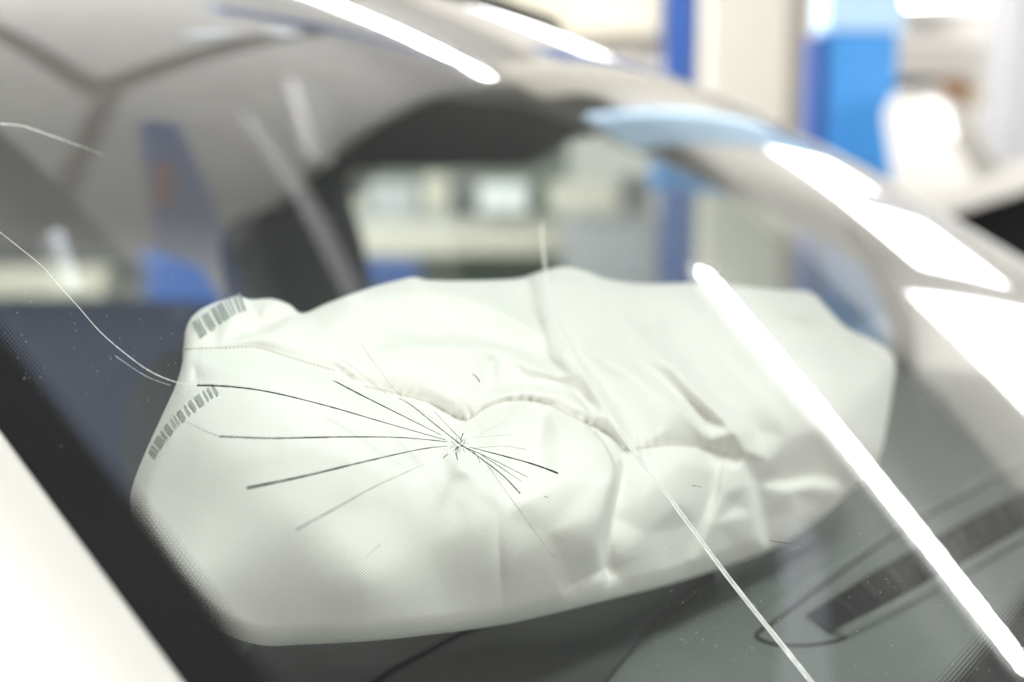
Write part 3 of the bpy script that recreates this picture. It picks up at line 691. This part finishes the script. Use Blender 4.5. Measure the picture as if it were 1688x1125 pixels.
LN = [(893, 365), (897, 420), (908, 500), (932, 560), (970, 625), (1030, 722), (1090, 800), (1150, 882), (1215, 968), (1290, 1062), (1350, 1137)]
for dx, wd in ((-2.6, 1.2), (0, .7), (2.4, 1.1)):
    crack_bm(bm, [(x+dx*(.5+y/1200), y) for x, y in LN], wd*mm, wd*1.6*mm)
put(bm_obj('long_crack', bm, M['crack_l'], None, True), ws).__setitem__('label', 'long pale crack slanting across the glass beside the airbag')
bm = bmesh.new()
def speck(x, y, r):
    P = on_glass(x, y, .0002)
    if P is None: return
    bmesh.ops.create_icosphere(bm, subdivisions=1, radius=r, matrix=Matrix.Translation(Vector(P)))
for k in range(620):
    if k < 430: x, y = random.uniform(1080, 1688), random.uniform(780, 1125)
    elif k < 500: x, y = random.uniform(0, 330), random.uniform(440, 640)
    else: x, y = random.uniform(0, 1688), random.uniform(0, 1125)
    speck(x, y, random.choice([.0001]*7+[.00014]*3+[.0002]))
tag(put(bm_obj('dust', bm, M['dust'], None, True), ws), kind='stuff')

# ------------------------------------------------------------------ tube lamps (seen mirrored in the glass)
def lamp(p1, p2, label, zr=.12):
    p1, p2 = Vector(p1), Vector(p2); c = (p1+p2)/2; d = (p2-p1)
    r = empty('tube_lamp', (c.x, c.y, p1.z), label=label, cat='lamp', group='tube lamps under the ceiling')
    tube('tube', [p1, p2], .02, M['tubes'], r, 12)
    ang = math.atan2(d.y, d.x)
    box('housing', (c.x, c.y, p1.z+.075), (d.length+.1, .16, .06), M['steel'], r, ang)
    for p in (p1, p2): tube('hanger', [(p.x, p.y, p1.z+.105), (p.x, p.y, 4.9)], .008, M['girder'], r, 6)
    return r
lamp((-.92, 6.61, 4.45), (1.85, 6.83, 4.45), 'lit tube lamp mirrored across the right of the airbag')
lamp((-5.7, 5.85, 4.45), (-3.13, 6.64, 4.45), 'lit tube lamp mirrored along the top of the windshield')

# ------------------------------------------------------------------ overhead things mirrored on the left
tag(box('darkening_box', (-1.5, 1.3, 4.1), (9, 1.6, .5), M['navy'], bev=.04), 'wide navy box added under the ceiling to darken its reflection', 'panel')  # added dark box, keeps the mirrored view dim at the lower left
def girder(a, b, label, wd=.10):
    a, b = Vector(a), Vector(b); c = (a+b)/2
    o = box('roof_girder', (c.x, c.y, c.z), ((b-a).length, wd, .1), M['girder'], None, math.atan2(b.y-a.y, b.x-a.x))
    return tag(o, label, 'girder', 'dark girders crossing under the ceiling')
girder((-4.2, 3.05, 4.52), (-2.66, 3.1, 4.52), 'dark girder mirrored from the upper left corner', .09)
girder((-2.68, 3.12, 4.5), (-3.5, 5.3, 4.5), 'dark girder mirrored rising to the right from the crossing', .10)
girder((-2.64, 3.12, 4.47), (-1.6, 2.06, 4.47), 'dark girder mirrored running down from the crossing', .10)
def beam(name, a, b, wa, wb, mat, label, cat, th=.1):
    a, b = Vector(a), Vector(b); d = (b-a).normalized(); n = Vector((-d.y, d.x, 0))
    return tag(prism(name, [a+n*wa/2, a-n*wa/2, b-n*wb/2, b+n*wb/2], (0, 0, th), M[mat]), label, cat)
tag(prism('darkening_panel', [(x, y, 4.6) for x, y in [(-1.17, 2.2), (-1.23, 2.81), (-1.43, 3.0), (-1.7, 3.43), (-1.93, 3.92), (-2.22, 4.55), (-2.58, 5.35), (-2.88, 6.2), (-3.18, 7.2), (-3.45, 8.4), (-3.6, 9.2), (7, 9.2), (7, 2.2)]], (0, 0, .12), M['darkpanel']), 'dark curved panel added under the ceiling to darken its reflection', 'darkening_panel')  # added dark sheet, its edge shaped to darken part of the mirrored ceiling
beam('cable_tray', (-3.68, 4.6, 4.4), (-3.3, 6.5, 4.4), .10, .10, 'blue_m', 'thin blue cable tray mirrored along the top edge', 'tray', .05)
beam('hoist_beam', (-2.3, 3.13, 4.4), (-1.2, 2.6, 4.4), .14, .34, 'blue_m', 'tapering blue hoist beam mirrored above the upper barcode', 'beam')
beam('overhead_pipe', (-2.3, 3.68, 4.42), (-1.0, 3.31, 4.42), .07, .07, 'whitep', 'pale overhead pipe mirrored as a streak left of the driver headrest', 'pipe', .06)
beam('air_hose_reel', (-2.62, 4.34, 4.4), (-1.88, 3.78, 4.4), .16, .10, 'whitep', 'white hose reel bracket mirrored in the upper middle', 'bracket')
beam('warning_sign', (-2.0, 2.92, 4.38), (-1.75, 2.74, 4.38), .07, .07, 'red', 'small red bar mirrored beside the blue hoist beam', 'bar', .03)
beam('pale_girder', (.56, 5.42, 4.4), (1.6, 3.7, 4.4), .16, .32, 'lavender', 'pale lavender girder mirrored below the airbag', 'girder')
def spot(p1, p2, label):
    r = empty('strip_lamp', p1, label=label, cat='lamp', group='short strip lamps overhead')
    tube('tube', [p1, p2], .02, M['dimtube'], r, 10); c = (Vector(p1)+Vector(p2))/2
    box('housing', (c.x, c.y, c.z+.06), ((Vector(p2)-Vector(p1)).length, .07, .05), M['steel'], r, math.atan2(p2[1]-p1[1], p2[0]-p1[0]))
spot((-1.53, 1.90, 3.78), (-1.28, 1.81, 3.78), 'short strip lamp mirrored at the left edge')
spot((-3.18, 3.98, 4.4), (-3.25, 4.30, 4.4), 'faint strip lamp mirrored at the upper left')
spot((-3.31, 4.68, 4.4), (-3.35, 4.93, 4.4), 'shorter faint strip lamp mirrored right of the other one')

# ------------------------------------------------------------------ things behind the car
def post(px0, px1, Y, h, wmat, label, cap=True, dmat=None, frac=.25):
    a = on_y(px0, 150, Y); b = on_y(px1, 150, Y); wd = np.linalg.norm(b[:2]-a[:2]); c = (a+b)/2
    r = empty('lift_post', (c[0], c[1], 0), label=label, cat='lift post', group='blue posts of the car lifts')
    rz = math.atan2(b[1]-a[1], b[0]-a[0])
    box('base_plate', (c[0], c[1], .02), (wd*1.7, wd*1.7, .04), M['blue_d'], r, TH, .005)
    return r, c, wd
r, c, wd = post(1340, 1472, 4.6, 3.9, None, 'bright blue lift post nearest beyond the car')
def along(c, k, j=0): return (c[0]+RV[0]*k+math.sin(-TH)*j, c[1]+RV[1]*k+math.cos(TH)*j)
p = along(c, .015); box('column', (p[0], p[1], .83), (wd*.86, .10, 1.58), M['blue'], r, TH, .012); box('lit_column_top', (p[0], p[1], 2.33), (wd*.96, .15, 1.42), M['blue_lit'], r, TH, .012)  # pale upper section: light falling on the post top, put into its colour
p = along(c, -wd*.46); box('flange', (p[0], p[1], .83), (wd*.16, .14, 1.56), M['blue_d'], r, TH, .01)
p = along(c, -.36, -.12); box('lift_arm', (p[0], p[1], 1.16), (.62, .10, .11), M['blue'], r, TH, .02)
p = along(c, -.64, -.12); box('arm_pad', (p[0], p[1], 1.245), (.12, .12, .05), M['steel'], r, TH, .01)
r, c, wd = post(1096, 1160, 8.2, 3.9, None, 'slim blue lift post left of the beige column')
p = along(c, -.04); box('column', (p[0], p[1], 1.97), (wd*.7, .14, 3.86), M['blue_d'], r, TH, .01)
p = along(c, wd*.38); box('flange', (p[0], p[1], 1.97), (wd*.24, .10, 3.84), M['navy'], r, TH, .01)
a = on_y(1166, 100, 7.4); b = on_y(1284, 100, 7.4); cc = (a+b)/2; wd = np.linalg.norm((b-a)[:2])
r = empty('concrete_column', (cc[0], cc[1], 0), label='beige square column between the two blue lift posts', cat='column')
box('shaft', (cc[0], cc[1], 2.31), (wd, .4, 4.6), M['column'], r, TH, .01)
box('plinth', (cc[0], cc[1], .1), (wd+.03, .43, .2), M['green'], r, TH, .005)
def ydist(pts, Y): return [on_y(x, y, Y) for x, y in pts]
def slab(name, x0, x1, y0, y1, Y, th, mat, parent=None, bev=.01, label=None, cat=None, group=None):
    a = on_y((x0+x1)/2, (y0+y1)/2, Y); dep = (a-CAM)@VV; k = dep/F
    o = box(name, tuple(a), ((x1-x0)*k, th, (y1-y0)*k), mat, parent, TH, bev)
    return tag(o, label, cat, group)
# dark gap right of the column: an added brown strip stands in for it
slab('dark_gap_strip', 1286, 1326, -120, 560, 8.8, .1, M['girder'], label='dark brown strip standing in for the gap right of the beige column', cat='panel')
# wall cabinet upper middle
r = empty('wall_cabinet', tuple(on_y(960, 30, 9.7)), label='beige wall cabinet high on the wall left of the slim post', cat='cabinet')
slab('carcass', 800, 1092, -90, 62, 9.7, .4, M['cream'], r); slab('door', 806, 945, -85, 56, 9.45, .03, M['cream'], r); slab('door', 950, 1086, -85, 56, 9.45, .03, M['cream'], r)
# workbench run seen through the driver window
r = empty('workbench', tuple(on_y(760, 600, 8.6)*np.array([1, 1, 0])), label='long cream workbench seen through the driver window', cat='workbench')
slab('worktop', 330, 1090, 352, 366, 8.6, .7, M['steel'], r); slab('drawer_front', 585, 920, 366, 416, 8.45, .5, M['cream'], r)
slab('base', 340, 1085, 416, 640, 8.6, .5, M['green'], r); slab('cupboard_door', 925, 1080, 370, 600, 8.35, .04, M['steel'], r)
slab('tool_board', 470, 1092, 180, 351, 9.6, .05, M['green'], label='grey green tool board on the wall above the workbench', cat='tool board')
for x0, x1, y0, y1, m, l in [(540, 600, 296, 350, 'cream', 'cream tin standing at the left end of the workbench'), (610, 690, 300, 350, 'steel', 'grey metal case next to the cream tin'), (700, 740, 290, 350, 'cream', 'narrow cream carton between two grey cases'),
                          (790, 870, 302, 350, 'whitep', 'white plastic case on the workbench'), (905, 1010, 300, 350, 'cream', 'wide cream carton at the right end of the workbench'), (745, 782, 280, 350, 'dgrey', 'dark grey canister in the middle of the workbench'), (1022, 1070, 290, 350, 'dgrey', 'dark grey box past the wide cream carton')]:
    slab('storage_box', x0, x1, y0, y1, 8.55, .3, M[m], label=l, cat='box', group='boxes on the workbench')
slab('tool_case', 600, 690, 428, 470, 7.2, .3, M['blue_d'], label='dark blue tool case in front of the workbench', cat='case')
# things through the rear side window
slab('tool_trolley', 255, 378, 380, 600, 5.2, .4, M['blue_d'], label='dark blue tool trolley behind the rear door', cat='trolley')
slab('dark_cabinet', -420, 330, 330, 640, 7.4, .4, M['dgrey'], label='dark grey cabinet beyond the rear side window', cat='cabinet')
slab('low_shelf', -300, 180, 440, 485, 6.5, .3, M['cream'], label='cream low shelf behind the rear window', cat='shelf')
# shelving at the right
r = empty('shelving_unit', tuple(on_y(1555, 300, 8.8)*np.array([1, 1, 0])), label='pale shelving with brown goods right of the near post', cat='shelving')
for y in (66, 176, 290, 400): slab('shelf', 1470, 1640, y, y+14, 8.8, .5, M['whitep'], r)
for x in (1470, 1640): slab('upright', x-5, x+5, -40, 700, 8.95, .05, M['steel'], r)
slab('fascia', 1472, 1638, 70, 128, 8.5, .03, M['wall'], r)
for x0, x1, y0, y1, m, l in [(1484, 1530, 90, 174, 'black', 'dark box on the shelf beside the near post'), (1535, 1585, 120, 176, 'card', 'brown carton on the middle of the shelf'), (1590, 1630, 132, 176, 'cream', 'cream carton at the shelf end'), (1500, 1570, 205, 290, 'card', 'large brown carton on the lower shelf'), (1575, 1630, 215, 290, 'wall', 'pale grey carton on the lower shelf')]:
    slab('carton', x0, x1, y0, y1, 8.75, .3, M[m], label=l, cat='box', group='goods on the shelving')
slab('steel_column', 1628, 1720, -150, 700, 7.2, .25, M['steel'], label='grey steel column at the right behind the parked car', cat='column')
# windows
def window(x0, x1, z0, z1, label):
    r = empty('wall_window', ((x0+x1)/2, 9.98, z0), label=label, cat='window', group='daylit windows in the back wall')
    box('pane', ((x0+x1)/2, 9.97, (z0+z1)/2), (x1-x0, .02, z1-z0), M['windows'], r)
    for X in (x0-.03, x1+.03): box('frame', (X, 9.96, (z0+z1)/2), (.06, .06, z1-z0+.12), M['whitep'], r)
    for z in (z0-.03, z1+.03): box('frame', ((x0+x1)/2, 9.96, z), (x1-x0, .055, .06), M['whitep'], r)
window(-3.3, -1.3, 2.1, 3.2, 'bright window above the shelving')
window(-.9, 2.6, 1.8, 3.8, 'wide bright window mirrored at the right edge of the glass')
window(-6.5, -5.0, 2.75, 3.35, 'narrow bright window mirrored along the top of the far pillar')
# second car, parked to the right behind
r = empty('parked_car', tuple(on_y(1600, 330, 4.2)*np.array([1, 1, 0])), label='white car parked at the right behind the lift post', cat='car')
body = catmull([(1456, 190), (1470, 160), (1492, 150), (1525, 176), (1560, 222), (1596, 275), (1614, 306), (1606, 330), (1570, 345), (1530, 360), (1510, 400)], 4)
prism('open_hood', ydist([*map(tuple, body), (1490, 420)], 4.4), (.05, .12, .02), M['paint'], r)
prism('roof', ydist([(1490, 338), (1590, 306), (1700, 258), (1900, 200), (2200, 190), (2200, 250), (1900, 262), (1700, 312), (1590, 346), (1500, 366)], 4.2), (.1, 1.2, .03), M['paint'], r)
prism('side_window', ydist([(1570, 350), (1600, 345), (1700, 314), (1900, 264), (2200, 252), (2200, 470), (1600, 470)], 4.25), (.05, 1.1, 0), M['black'], r)
prism('body', ydist([(1530, 480), (2300, 480), (2300, 860), (1530, 860)], 4.2), (.1, 1.3, 0), M['paint'], r)
